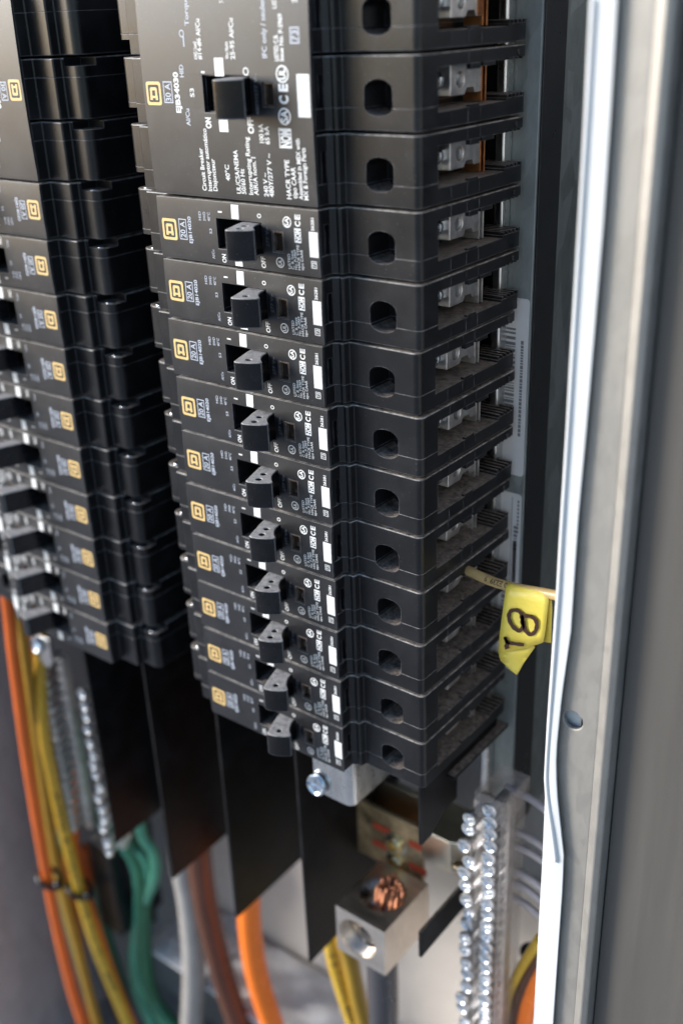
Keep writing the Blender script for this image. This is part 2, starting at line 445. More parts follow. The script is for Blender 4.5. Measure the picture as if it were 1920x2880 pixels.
def handle_geo(holes, v0=7.4, v1=19.0, x=0):
    prof = [(-33.2, -14.6), (-31.5, -15.1), (-28.5, -14.4), (-25.6, -13.0), (-23.2, -11.2), (-22.5, -10.2), (-22.8, -9.4), (-25.2, -7.4),
            (-27.2, -5.0), (-28.6, -2.2), (-29.2, 1.2), (-31, 5), (-38.5, 5), (-38.0, 0), (-37.0, -3.5), (-35.6, -7.5), (-34.4, -11), (-33.6, -13.2)]
    g = Geo().prism(prof, -v0, -v1); o = g.obj('handle', 'handle_plastic')
    cuts = []
    for hx, hy, r in holes: cuts.append(Geo().lathe([(r, -4), (r, 5)], (hx, hy, -v0), 'z', 14))
    bake(o, .45, 3, cuts, edge='handle_edge'); me = o.data; bpy.data.objects.remove(o); return me
HANDLES = [handle_geo([(-29.3, -10.2, 1.15)]), handle_geo([(-29.3, -10.6, 1.25), (-31.2, -5.6, 1.15)])]
def screw_mesh(r=3.4, shank=0, mat='zinc_screw'):
    g = Geo().lathe([(r * .55, -.2), (r * .97, 0), (r, .5), (r, 1.5), (r * .92, 2.0), (r * .80, 2.1), (r * .66, 1.6), (.01, 1.55)], (0, 0, 0), 'y', 20)
    bake_later = None
    if shank:
        sg = Geo(); pr = []
        for k in range(int(shank / .9)):
            pr += [(r * .55, -k * .9), (r * .42, -k * .9 - .45)]
        sg.lathe(pr, (0, 0, 0), 'y', 12); bake_later = sg.obj('t', mat, None, True)
    o = g.obj('screw', mat)
    bake(o, 0, 2, [bx(-r * .9, r * .9, -3, -.7, -.6, .6), bx(-.6, .6, -3, -.9, -r * .6, r * .6)])
    me = o.data; bpy.data.objects.remove(o)
    if bake_later:
        bm = bmesh.new(); bm.from_mesh(me); bm.from_mesh(bake_later.data); bm.to_mesh(me); bm.free(); bpy.data.objects.remove(bake_later)
    return me
SCREW = screw_mesh(3.4); SCREW_LONG = screw_mesh(3.8, 16, 'blue_zinc'); SCREW_BIG = screw_mesh(5.6)
def inst(name, me, parent, loc=(0, 0, 0), roty=0, rotx=0):
    o = put(bpy.data.objects.new(name, me), parent, [v * S for v in loc]); o.rotation_euler = (rotx, roty, 0); return o
def make_clamp(parent, v0, coppery):
    g = Geo().prism([(40.4, -5.2), (50.6, -5.2), (52.0, -7.2), (56.4, -7.2), (57.6, -5.4), (61.5, -5.4), (61.5, -15.6), (57.4, -15.6), (56.2, -13.6), (51.8, -13.6), (50.2, -15.8), (40.4, -15.8)], 20.2, 30, 'x')
    g.v = [(x, y, z - v0) for x, y, z in g.v]
    c = g.obj('terminal_clamp', 'clamp_steel', parent)
    bake(c, .35, 2, [Geo().lathe([(2.7, -2), (2.7, 2)], (30, 47, -10.5 - v0), 'x', 20)])
    c.name = 'terminal_clamp'
    Geo().lathe([(2.6, -3), (2.6, -.9), (1.8, -.6), (.01, -.5)], (30, 47, -10.5 - v0), 'x', 18).obj('clamp_rivet', 'zinc_plate', c, True)
    inst('screw', SCREW, c, (26.2, 37.0, -10.2 - v0))
    Geo().box(24.5, 28, 36.5, 40.6, -12 - v0, -8.4 - v0).obj('screw_shank', 'zinc_plate', c)
    p = Geo().box(22, 30.0, 61.6, 62.4, -18.8 - v0, -4.2 - v0).box(22, 30.6, 63.6, 64.3, -18.8 - v0, -4.2 - v0)
    p.obj('terminal_strap', 'clamp_steel' if not coppery else 'copper', parent, bevel=.1, seg=1)
    if coppery:
        Geo().prism([(58, -5.6), (61.4, -5.4), (61.4, -15.4), (58, -15.2)], 30.05, 30.5, 'x').obj('copper_edge', 'copper', c)
        c.children[-1].location = (0, 0, -v0 * S)
def label_plate(parent, H, slot, win, name='face_plate', amp=.32):
    """thin crowned plate with real openings for the handle and the sight glass"""
    us = sorted({-83.9, -60, slot[0], slot[1], win[0], win[1], -8, -.1}); n = int(H / 1.6)
    vs_ = sorted({round(.55 + (H - 1.1) * i / n, 3) for i in range(n + 1)} | {slot[2], slot[3], win[2], win[3]})
    def solid(u, v):
        return not ((slot[0] < u < slot[1] and slot[2] < v < slot[3]) or (win[0] < u < win[1] and win[2] < v < win[3]))
    bm = bmesh.new(); V = {}
    for i, u in enumerate(us):
        for j, v in enumerate(vs_):
            V[i, j] = bm.verts.new((u * S, crown(v, H, amp) * S, -v * S))
    for i in range(len(us) - 1):
        for j in range(len(vs_) - 1):
            if solid((us[i] + us[i + 1]) / 2, (vs_[j] + vs_[j + 1]) / 2):
                bm.faces.new((V[i, j], V[i, j + 1], V[i + 1, j + 1], V[i + 1, j]))
    bmesh.ops.recalc_face_normals(bm, faces=bm.faces)
    if sum(f.normal.y for f in bm.faces) > 0: bmesh.ops.reverse_faces(bm, faces=bm.faces)
    r = bmesh.ops.extrude_face_region(bm, geom=bm.faces[:])
    for v in [e for e in r['geom'] if isinstance(e, bmesh.types.BMVert)]: pass
    for v in [e for e in r['geom'] if isinstance(e, bmesh.types.BMVert)]: v.co.y = (.70) * S
    bmesh.ops.recalc_face_normals(bm, faces=bm.faces)
    loose = [v for v in bm.verts if not v.link_faces]
    bmesh.ops.delete(bm, geom=loose, context='VERTS')
    me = bpy.data.meshes.new(name); bm.to_mesh(me); bm.free(); me.materials.append(M('label_plastic'))
    o = put(bpy.data.objects.new(name, me), parent); bake(o, .5, 2, edge='label_edge'); o.name = name; return o
def sight_glass(parent, u0, u1, v0, v1):
    w_ = Geo()
    for a in ((u0, u1, v0, v0 + .7), (u0, u1, v1 - .7, v1), (u0, u0 + .7, v0 + .7, v1 - .7), (u1 - .7, u1, v0 + .7, v1 - .7)):
        w_.box(a[0], a[1], -.15, 2.6, -a[3], -a[2])
    o = w_.obj('sight_glass', 'window_amber', parent, bevel=.12, seg=1)
    Geo().box(u0 + .7, u1 - .7, 1.6, 2.8, -v1 + .7, -v0 - .7).obj('glass_pane', 'window_dark', o)
GROUP_R = 'single pole breakers stacked in the right hand row'
GROUP_L = 'single pole breakers stacked in the left hand row'
def make_single():
    r = thing('circuit_breaker', 'x', 'circuit breaker', (0, 0, 0))
    make_shell(.50, 17.28, True, r); make_shell(17.36, 24.85, False, r)
    rv = Geo().lathe([(2.4, -2), (2.4, 0), (1.9, .25), (.01, .3)], (0, 0, 0), 'z', 16).obj('terrace_rivet', 'zinc_plate', r, True); rv.location = (-.1035, .0145, -.0003)
    label_plate(r, 25.4, (-51.2, -27.8, 6.9, 18.7), (-22.7, -17.1, 9.3, 17.4))
    inst('handle', HANDLES[0], r)
    sight_glass(r, -22.6, -17.2, 9.4, 17.3)
    p = Print(lambda v: crown(v))
    p.logo(-81.8, 9.0, 8.2, 8.5)
    p.frame(-72.2, -67.9, 8.6, 16.8, .35, 'print_cool'); p.text('20 A', -68.8, 16.0, 2.7, 9.6, 'print_cool', .01)
    p.text('EJB14020', -65.2, 17.9, 1.75, 7.4, 'print_cool', .015)
    for s, u in (('HID', -59.3), ('SWD', -56.8), ('40°C', -54.4)): p.text(s, u, 8.4, 1.35, 5.0, 'print_cool', .0)
    p.text('S3', -53.9, 13.2, 1.35, 11.2, 'print_cool', .0); p.text('Al/Cu', -53.7, 23.0, 1.35, 19.4, 'print_cool', .0)
    p.quad(-49.9, -47.8, 4.1, 4.7); p.quad(-42.9, -39.1, 1.2, 6.5); p.quad(-42.9, -39.1, 19.2, 24.6)
    p.text('O', -27.7, 5.3, 1.9, 3.6); p.text('ON', -47.6, 24.0, 2.1, 20.6); p.text('OFF', -27.0, 24.0, 2.1, 19.6)
    p.text('277 V~', -24.3, 15.6, 1.5, 8.2, 'print_dim', .0)
    p.ring(-15.0, 5.7, 2.05, .4); p.text('SA', -14.2, 7.3, 1.8, 4.1)
    p.ring(-19.5, 21.0, 2.0, .4); p.text('UL', -18.7, 22.2, 1.6, 19.8)
    p.frame(-11.6, -8.5, 7.6, 12.8, .3); p.text('NOM', -9.0, 12.5, 2.2, 7.9, bold=.03)
    p.text('C', -8.7, 6.9, 2.4, 5.0, bold=.03); p.text('E', -8.7, 4.4, 2.4, 2.6, bold=.03)
    for s, u, e in (('LISTED', -14.4, 17.3), ('C. B. Issue', -12.8, 15.9), ('No. P-2969', -11.3, 15.5), ('HACR TYPE', -9.7, 13.6), ('tipo CAAR', -8.1, 15.2)):
        p.text(s, u, 22.9, 1.2, e, bold=.01)
    p.text('26281', -2.2, 7.9, 1.35, 3.3, bold=.015); p.quad(-4.7, -.6, 8.3, 17.5)
    p.frame(-4.3, -1.7, 18.9, 21.6, .25); p.text('73', -2.2, 21.1, 1.6, 19.4, bold=.01)
    p.build(r, PNAMES)
    make_clamp(r, 0, False)
    return r
LOWER_LEFT = None
def copy_tree(o, parent=None):
    c = o.copy(); COL.objects.link(c); c.parent = parent
    for ch in list(o.children): copy_tree(ch, c)
    return c
P = 25.4
proto = make_single()
_t = make_shell(17.36, 24.85, False, None, 22.4); LOWER_LEFT = _t.data
for _c in list(_t.children): bpy.data.objects.remove(_c)
bpy.data.objects.remove(_t)
LOWER_MESH = [c for c in proto.children if c.name.startswith('case_half')][1].data
DX = {3: .1, 4: .3, 5: -.9, 6: .1, 7: .1, 8: -.4, 9: .1, 10: -.1, 11: .5, 12: .3}
TWO = {3, 6, 7, 8, 9, 10}
R_LAB = ['first 20 A breaker of the right row, directly under the big three pole breaker', 'second 20 A breaker of the right row, one hole in its toggle end', 'third 20 A breaker of the right row, standing slightly left of its neighbours', 'fourth 20 A breaker of the right row, scuffed grey shelf edge', 'fifth 20 A breaker of the right row, its lettering sharply in focus', 'sixth 20 A right row breaker, just above the one with the tan wire', 'right row 20 A breaker whose terminal holds the tan wire with yellow flag', 'third from bottom black breaker of the right row, below the tagged wire', 'second from bottom black 20 A breaker of the right row', 'lowest black breaker of the right row, above the shiny zinc bracket']
L_WORD = ['highest single pole breaker of the left row, right under the big label plate', 'second single pole breaker from the top of the blurred left row', 'third single pole breaker from the top of the blurred left row', 'fourth single pole breaker from the top of the blurred left row', 'fifth single pole breaker down the blurred left row', 'sixth breaker down the left row, fifth from the bottom', 'left row breaker fourth from the bottom', 'left row breaker third from the bottom', 'left row breaker second from the bottom', 'lowest breaker of the left row, resting above the left screw bar']
def dress(o, i, right):
    k = i + 3
    if right:
        o.location = (DX[k] * S, random.uniform(-.15, .15) * S, -k * P * S); o.rotation_euler = (0, random.uniform(-.003, .003), random.uniform(-.003, .003))
        tag(o, R_LAB[i], 'circuit breaker', GROUP_R)
    else:
        o.location = ((-243 + random.uniform(-.4, .4)) * S, random.uniform(-.15, .15) * S, -(k + 1) * P * S)
        o.rotation_euler = (0, math.pi + random.uniform(-.003, .003), 0); tag(o, L_WORD[i], 'circuit breaker', GROUP_L)
    for ch in o.children:
        if not right and ch.data == LOWER_MESH: ch.data = LOWER_LEFT
        if not right and ch.name.startswith('terrace_rivet'): ch.location = (-.1045, .0145, -.0217); ch.rotation_euler = (math.pi, 0, 0)
        if ch.name.split('.')[0] == 'handle': ch.data = HANDLES[1 if (k in TWO if right else False) else 0]
singles = [proto] + [copy_tree(proto) for _ in range(19)]
for i in range(10): dress(singles[i], i, True)
for i in range(10): dress(singles[10 + i], i, False)
# ---- three pole breaker
def make_triple():
    r = thing('three_pole_breaker', 'x', 'circuit breaker', (0, 0, 0))
    src = [c for c in proto.children if c.name.startswith('case_half')]
    for k in range(3):
        for s_ in src:
            c = copy_tree(s_, r); c.location = (0, 0, -k * P * S)
        make_clamp(r, k * P, True)
    H = 76.2
    label_plate(r, H, (-51.8, -28.2, 31.6, 44.6), (-22.6, -17.2, 33.8, 42.2), amp=.7)
    g = handle_geo([], 32.2, 45.4); inst('handle', g, r)
    sight_glass(r, -22.5, -17.3, 33.9, 42.1)
    p = Print(lambda v: crown(v, 76.2, .7))
    p.logo(-82.3, 34.0, 8.0, 8.5)
    p.frame(-72.8, -68.0, 33.9, 41.6, .4, 'print_cool'); p.text('30 A', -69.0, 41.0, 2.9, 34.6, 'print_cool', .01)
    T = lambda s, u, a, e, cap=1.75, m='print_white', bd=.0: p.text(s, u + .25, a, cap * 1.22, e, m, bd + .012)
    T('EJB34030', -64.6, 45.0, 30.6, 2.0, bd=.02); T('HID', -61.4, 32.4, 28.1, 1.7, 'print_cool'); T('S3', -56.8, 39.3, 36.2, 1.7)
    T('Al/Cu', -60.2, 49.6, 43.4, 1.7, 'print_cool'); T('ON', -49.4, 50.2, 46.3, 2.2, bd=.03); T('OFF', -28.2, 51.4, 45.8, 2.2, bd=.03)
    p.quad(-52.0, -50.2, 30.3, 31.0); p.ring(-29.8, 30.4, 1.4, .45)
    p.quad(-45.0, -40.5, 25.8, 32.0); p.quad(-45.0, -40.5, 45.4, 51.2)
    T('Circuit Breaker', -55.2, 73.2, 57.4); T('Interruptor automático', -52.2, 73.2, 50.3); T('Disjoncteur', -49.4, 73.0, 61.1)
    T('40°C', -42.2, 68.8, 62.9); T('UL/CSA/NEMA', -37.2, 73.2, 57.4); T('50/60 Hz', -34.6, 73.2, 64.0)
    T('Interrupting Rating', -31.0, 73.2, 52.6); T('AIR/A nom. I', -28.4, 73.2, 59.6)
    T('240 V ~', -23.4, 73.4, 64.9); T('100 kA', -23.6, 54.4, 47.9); T('480Y/277 V ~', -20.8, 73.4, 58.0); T('65 kA', -20.9, 54.8, 48.6)
    T('HACR TYPE', -12.4, 73.6, 59.8); T('tipo CAAR', -9.6, 73.2, 62.2); T('Assembled in MEX with', -6.8, 73.4, 52.4, 1.6); T('MX & Foreign Parts', -4.4, 73.4, 55.4, 1.6)
    p.frame(-16.0, -10.2, 49.1, 55.8, .4); T('NOM', -11.0, 55.4, 49.5, 3.6, bd=.03)
    p.ring(-12.8, 45.1, 2.9, .55); T('SA', -11.6, 47.2, 43.0, 2.6, bd=.02); T('C', -11.0, 41.0, 38.2, 3.2, bd=.03); T('E', -11.0, 36.9, 34.4, 3.2, bd=.03)
    p.ring(-12.8, 31.2, 2.9, .55); T('UL', -11.7, 33.0, 29.4, 2.3, bd=.02)
    T('LISTED C.B.', -14.3, 27.0, 18.6, 1.5, 'print_white', .01); T('Issue No. P-2969', -12.0, 27.0, 12.2, 1.5, 'print_white', .01)
    T('LISTED', -14.3, 10.5, 4.0, 1.5); T('IFC only / seulement', -19.6, 26.0, 2.5, 1.8, 'print_cool')
    T('Wire / Alambre', -37.8, 26.2, 20.5, 1.4); T('25-95 Al/Cu', -34.8, 26.4, 13.0, 1.7); T('AWG / kcmil', -53.4, 26.4, 20.4, 1.5); T('#14-#6 Al/Cu', -51.2, 26.4, 12.8, 1.7)
    T('7-10 N.m', -38.8, 8.0, 3.0, 1.5); T('Torque', -56.6, 15.0, 5.0, 1.7, 'print_cool')
    p.ring(-60.5, 17.5, 1.3, .4, 'print_cool'); p.quad(-60, -59.4, 18.5, 22, 'print_cool')
    p.text('480Y/277 V~', -24.6, 45.0, 1.6, 31.0, 'print_dim')
    p.quad(-6.4, -.8, 31.2, 45.2); p.frame(-8.6, -4.4, 16.4, 21.6, .45, 'print_cool'); T('73', -5.4, 20.8, 17.4, 2.2, 'print_cool')
    T('26281', -5.0, 9.0, 2.0, 1.8)
    p.build(r, PNAMES); return r
tri = make_triple()
tag(tri, 'big black three pole 30 A breaker at the top of the right row', 'circuit breaker')
tri2 = copy_tree(tri); tri2.location = (-243 * S, 0, -76.2 * S); tri2.rotation_euler = (0, math.pi, 0)
for ch in tri2.children:
    if ch.data == LOWER_MESH: ch.data = LOWER_LEFT
tag(tri2, 'blurred three pole breaker cut off at the top left corner of the photo', 'circuit breaker')
# ------------------------------------------------------------------ enclosure
ZB = -820
structure(Geo().box(-20000, 20000, -30000, 139, -1310, -1300).obj('ground', 'concrete'))
structure(Geo().box(-3000, 3000, 139.5, 300, -1300, 1500).obj('building_wall', 'building_wall'))
enc = thing('enclosure_box', 'open galvanised sheet metal enclosure box round the breakers', 'electrical box', (-120, 130, ZB))
enc_off = Vector((120, -130, -ZB))
def epart(name, g, mat, bevel=.6, parent=enc):
    g.v = [tuple(Vector(v) + enc_off) for v in g.v]
    return g.obj(name, mat, parent, bevel=bevel)
epart('back_panel', Geo().box(-367, 106, 130, 132, ZB, 420), 'galvanised_inner')
epart('side_panel', Geo().box(-367, -365, -12, 129.9, ZB, 420), 'galvanised_box')
epart('side_panel', Geo().box(103.6, 105.6, .6, 129.9, ZB, 420), 'galvanised_box')
epart('bottom_panel', Geo().box(-364.8, 103.4, .8, 129.8, ZB, ZB + 2), 'galvanised_inner')
epart('lower_cover', Geo().box(-262, 103.2, 126.5, 129.6, -664.6, -478), 'beige_panel')
epart('cable_shelf', Geo().box(-262, 103.4, 66, 129.8, -667, -665), 'paper_scrap')
epart('top_panel', Geo().box(-364.8, 103.4, .8, 129.8, 418, 420), 'galvanised_inner')
fl = epart('front_flange', Geo().box(103.2, 121.5, -1.6, .3, ZB, 420), 'galvanised', 0)
h1 = at(1610, 2026, 1, -1.6) + enc_off
bake(fl, .5, 2, [Geo().lathe([(3.9, -8), (3.9, 8)], tuple(h1), 'y', 24)])
fl.name = 'front_flange'
epart('flange_lip', Geo().prism(rounded([(121.3, -1.6, 0), (124.8, -3.2, 1.2), (127.2, -1.8, 1.2), (127.6, 12, 0), (125.6, 12, 0), (125.2, .4, 0), (121.3, .3, 0)]), ZB, 420), 'galvanised', .2)
epart('hole_backing', Geo().box(105.9, h1.x - 120 + 1.6, 2.2, 2.8, h1.z + ZB - 12, h1.z + ZB + 12), 'white_paint', .1)
# interior pan with its return edge and stickers
pan = thing('mounting_pan', 'greenish galvanised mounting pan behind the right breaker row', 'metal panel', (0, 86, -190))
g = Geo().prism([(28, 86), (41.0, 86), (42.0, 87), (42.0, 129.6), (40.6, 129.6), (40.6, 88), (28, 88)], -215, 610)
g.v = [(x, y - 86, z + 0) for x, y, z in g.v]
g.obj('pan_sheet', 'galvanised_pan', pan, bevel=.3)
Geo().box(42.1, 43.0, -.6, 17, -215, 610).obj('shade_band', 'case_plastic', pan, bevel=.3)  # added dark strip, puts the gutter shade into colour along the pan return
rail = tag(Geo().prism(rounded([(25.5, 80, 1.2), (30.0, 80, 1.4), (30.0, 85.6, 0), (25.5, 85.6, 0)]), -400, 430).obj('support_rail', 'zinc_plate', bevel=.2), 'narrow shiny vertical metal rail behind the right breaker terminals', 'rail')
ib = Geo().box(-290, 24, -2, 2, -155, 620).obj('insulating_base', 'case_plastic', pan, bevel=.4)
class PX(Print): pass
def sticker(z0, z1, x0, x1, label, bars):
    s_ = thing('paper_sticker', label, 'sticker', (x0, 85.9, z0))
    q = Geo().prism(rounded([(x0, z0, 1.5), (x1, z0, 1.5), (x1, z1, 1.5), (x0, z1, 1.5)]), 85.72, 85.9, 'y')
    off = Vector((x0, 85.9, z0)); q.v = [tuple(Vector(v) - off) for v in q.v]
    q.obj('sticker_sheet', 'sticker_paper', s_)
    k = Geo()
    for (a, b_, c, d) in bars: k.box(a - x0, b_ - x0, -.24, -.2, c - z0, d - z0)
    k.obj('printed_bars', 'print_dim', s_)
bars = []; z = -136
while z > -178:
    hh = random.choice([.4, .6, .9, 1.3]); bars.append((30, 34.6, z - hh, z)); z -= hh + random.choice([.5, .8, 1.1])
z = -141
while z > -184:
    hh = random.choice([.8, 1.2, 1.6]); bars.append((37.2, 38.5, z - hh, z)); z -= hh + .4
sticker(-203, -123, 24, 40.6, 'white barcode sticker on the pan, upper one beside the fourth breaker', bars)
bars = [(35.6, 35.9, -300, -214)]; z = -228
while z > -256:
    hh = random.choice([.6, 1.0, 1.5]); bars.append((36.9, 38.8, z - hh, z)); z -= hh + .6
z = -262
while z > -296:
    hh = random.choice([.6, 1.0, 1.5, 2.2]); bars.append((31.6, 34.6, z - hh, z)); z -= hh + .9
z = -215
while z > -232:
    bars.append((38.4, 39.3, z - 1.2, z)); z -= 1.9
bars.append((36.6, 38.6, -270, -236))
sticker(-306, -212, 24, 40.3, 'white printed sticker on the pan, lower one above the yellow tag', bars)
# ---- grey door leaf to the right
door = thing('door_leaf', 'matt grey steel door leaf filling the right edge of the photo', 'door', (127, 3.5, -700))
Geo().box(.8, 520, 0, 3, -200, 1300).obj('door_skin', 'grey_door', door, bevel=.6)
Geo().prism(rounded([(.8, 3.2, 0), (520, 3.2, 0), (520, 24, 2), (.8, 24, 2)]), -200, 1300).obj('door_return', 'grey_door', door)
# ---- white edging strip over the flange: outline measured down its length
Lp = [(1655, 0), (1640, 320), (1622, 637), (1603, 950), (1589, 1200), (1571, 1486), (1561, 1664), (1546, 1879), (1536, 2021), (1527, 2186), (1530, 2243), (1523, 2414), (1511, 2629), (1498, 2880), (1488, 3100)]
Rp = [(1738, 0), (1719, 320), (1698, 637), (1672, 950), (1651, 1200), (1628, 1450), (1607, 1771), (1582, 1950), (1569, 2080), (1566, 2129), (1568, 2221), (1587, 2400), (1584, 2486), (1571, 2664), (1556, 2880), (1545, 3100)]
def interp(L, y):
    for a, b_ in zip(L, L[1:]):
        if a[1] <= y <= b_[1]: s = (y - a[1]) / (b_[1] - a[1]); return a[0] + (b_[0] - a[0]) * s
    return L[-1][0]
strip = thing('edge_strip', 'bent white painted edging strip running down beside the opening', 'trim', (103, -3, -430))
so = Vector((103, -3, -430)); vs = []; n = 60; m_ = 7
for i in range(n + 1):
    y = -60 + 3140 * i / n; yc = max(0, y)
    lx, rx = interp(Lp, yc), interp(Rp, yc)
    if y < 0: lx += -y * .05; rx += -y * .05
    l = at(lx, y, 1, -4.0); r = at(rx, y, 1, -3.0)
    kink = max(0, 1 - abs(y - 2230) / 420)
    row = [Vector((l.x, 3.5, l.z)), Vector((l.x, -3.6, l.z)), Vector((l.x + .5, -4.4, l.z)), Vector((l.x + 1.3, -4.35, l.z)),
           Vector((l.x + 2.2, -4.3 - kink * .3, l.z)), Vector((l.x + (r.x - l.x) * .6, -4.25 - kink * .6, (l.z + r.z) / 2)), Vector((r.x, -4.1 - kink * .3, r.z))]
    row2 = [p + Vector((0.0 if k > 1 else .8, .8 if k > 1 else 0, 0)) for k, p in enumerate(row)]
    vs += [p - so for p in row] + [p - so for p in row2[::-1]]
W = 14; fs = [(i * W + k, i * W + (k + 1) % W, (i + 1) * W + (k + 1) % W, (i + 1) * W + k) for i in range(n) for k in range(W)]
o = mesh_obj('strip_sheet', vs, fs, 'white_paint', strip); bake(o, 0)
# the raised bead that runs down the strip and veers off at the bend
bead = [(1668, 0), (1651, 320), (1632, 637), (1613, 950), (1598, 1200), (1580, 1486), (1570, 1664), (1555, 1879), (1545, 2021), (1537, 2140), (1536, 2200), (1543, 2270), (1553, 2340), (1560, 2395), (1563, 2424)]
sp = spline([at(x, y, 1, -4.6) - so for x, y in bead], 5); nb = len(sp)
Geo().tube(sp, [.7 + (.4 if i > nb * .6 else 0) * min(1, (i / nb - .6) / .2) - (1.0 * max(0, (i / nb - .965) / .035) if i > nb * .965 else 0) for i in range(nb)], 14, flat=.9).obj('raised_bead', 'white_paint', strip, True)
# ------------------------------------------------------------------ below the breakers
BX = [(-204.6, 'leftmost black insulating sheet hanging below the left breaker row'), (-152, 'second black insulating sheet from the left, under the left row inner edge'),
      (-98.6, 'black insulating sheet hanging in front of the thick orange cable'), (-43, 'black insulating sheet beside the aluminium cable lug')]
for i, (x, lab) in enumerate(BX):
    b_ = tag(Geo().box(-.9, .9, 0, 88, 0, 166).obj('insulating_barrier', 'barrier_sheet', bevel=.25), lab, 'barrier', 'black insulating sheets below the breakers')
    b_.location = (x * S, .0152, -.4925); b_.rotation_euler = (random.uniform(-.004, .004), random.uniform(-.006, .006), 0)
q = Geo().prism([(0, 0), (0, 36), (68, 36), (68, 26), (31, 26), (31, 7), (20, 7), (8, 0)], -.9, .9, 'x')
b_ = tag(q.obj('insulating_barrier', 'barrier_sheet', bevel=.25), 'short notched black insulating piece under the right row corner', 'barrier', 'black insulating sheets below the breakers')
b_.location = (.0325, .0142, -.3665)
b_ = tag(Geo().prism([(0, 0), (0, 17), (86, 17), (86, 0)], -.9, .9, 'x').obj('insulating_barrier', 'barrier_sheet', bevel=.25), 'low black insulating strip to the right of the lug', 'barrier', 'black insulating sheets below the breakers')
b_.location = (.0313, .0152, -.4406)
# tilted black shield under the lowest breaker, right side
sh = tag(Geo().box(24, 37.5, 36, 92, -341, -338.8).obj('moulded_shelf', 'case_plastic', bevel=.3), 'black moulded shelf under the lowest right breaker', 'shelf')
# zinc bracket
br = thing('zinc_bracket', 'shiny zinc plated angle bracket with screw under the lowest right breaker', 'bracket', (-12, 8, -345))
off = Vector((-12, 8, -345))
g = Geo().prism(rounded([(-25.5, 7.8, .0), (-1.8, 7.8, 4.2), (-1.8, 60, 0), (-3.6, 60, 0), (-3.6, 9.6, 2.6), (-25.5, 9.6, 0)]), -357.5, -329.5)
g.v = [tuple(Vector(v) - off) for v in g.v]
g.obj('angle_plate', 'zinc_plate', br, bevel=.5)
inst('screw', SCREW_BIG, br, (-10, -1.5, -6.5), rotx=-.12)
# cable lug
lug = thing('cable_lug', 'square aluminium cable lug with round bore and copper strands on top', 'lug', (-6, 33, -468.5))
off = Vector((-6, 33, -468.5))
g = Geo().box(-21.9, 9.6, 15, 56, -468.3, -437.5); g.v = [tuple(Vector(v) - off) for v in g.v]
o = g.obj('lug_block', 'aluminium', lug)
bake(o, .7, 2, [Geo().lathe([(11.8, -60), (11.8, 8)], (-8.3 + 6, 15 - 33, 15.4), 'y', 32), Geo().lathe([(12.4, -30), (12.4, 60)], (-.8, 3, 15), 'z', 32)])
o.name = 'lug_block'
ss = Geo().lathe([(11.5, -16), (11.5, -10.2), (10.6, -9.4), (9, -9.2)], (-2.3, -18, 15.4), 'y', 28).obj('set_screw', 'aluminium', lug)
bake(ss, 0, 2, [Geo().prism([(-2.3 + 6 * math.cos(math.radians(60 * k)), 15.4 + 6 * math.sin(math.radians(60 * k))) for k in range(6)], -12, -6, 'y')]); ss.name = 'set_screw'
sb = Geo().lathe([(10.2, -34), (10.4, -33), (10.4, -13.4), (9.5, -13.3)], (-2.3, -18, 15.4), 'y', 28).obj('screw_barrel', 'aluminium', lug, True)
for k in range(10): pass
th = Geo(); NP = 150
th.tube([(-2.3 + 11.7 * math.cos(k * .26), -17 + k * .047, 15.4 + 11.7 * math.sin(k * .26)) for k in range(NP)], .45, 5)
th.obj('bore_thread', 'aluminium', lug, True)
g = Geo()
for k in range(44):
    a = k * 2.4; rr = 1.35 * math.sqrt(k); hh = 30 + random.uniform(0, 8); px_, py_ = 1.5 + rr * math.cos(a), 4.5 + .85 * rr * math.sin(a)
    g.tube([(px_, py_, 6), (px_, py_, hh * .6), (px_ + 1.2 + random.uniform(-.6, .6), py_ + 2.5 + random.uniform(-.6, .6), hh)], 1.0, 7)
g.obj('copper_strands', 'copper_strand', lug, True)['kind'] = 'stuff'
bp = at(1005, 2620, 1, 36)
def cable(label, pts, r, mat, name='cable', group='insulated conductors', n=8, seg=16):
    sp = spline(pts, n); off = sp[len(sp) // 2].copy()
    t_ = Geo().tube([p - off for p in sp], r, seg); o = t_.obj(name, mat, None, True); bake(o)
    o.location = off * S; o.name = name
    return tag(o, label, 'cable', group)
cable('thick dark grey cable rising into the aluminium lug', [(-6, 33, -455), (-6.5, 34, -480), (-8, 36, -530), (-16, 44, -590), (-22, 50, -664)], 8.8, 'grey_jacket')
# bus parts behind the lug
bus = thing('bus_assembly', 'pale brass and tin bus connector block behind the notched black sheet', 'bus bar', (12, 66, -430)); off = Vector((12, 66, -430))
def bpart(name, g, mat, bevel=.5):
    g.v = [tuple(Vector(v) - off) for v in g.v]; return g.obj(name, mat, bus, bevel=bevel)
b1 = bpart('connector_block', Geo().prism(rounded([(2, 60, 0), (20, 60, 3), (30, 66, 3), (30, 88, 0), (2, 88, 0)]), -427, -406), 'tin_bar', 0)
bake(b1, .8, 2, [Geo().lathe([(2.6, -30), (2.6, 8)], (24 - 12, 62 - 66, -421 + 430), 'y', 16)]); b1.name = 'connector_block'
bpart('bus_bar', Geo().box(-60, 34, 70, 76, -437, -431), 'copper')
bpart('bus_bar', Geo().box(-60, 1, 78, 82, -428, -404), 'tin_bar')
bpart('insulator_plate', Geo().box(-62, 1.5, 62, 65, -447, -409), 'insulator_film')
def spot(a, b_, y=61.9): return at(850 + a * .4145, 2050 + b_ * .4145, 1, y)
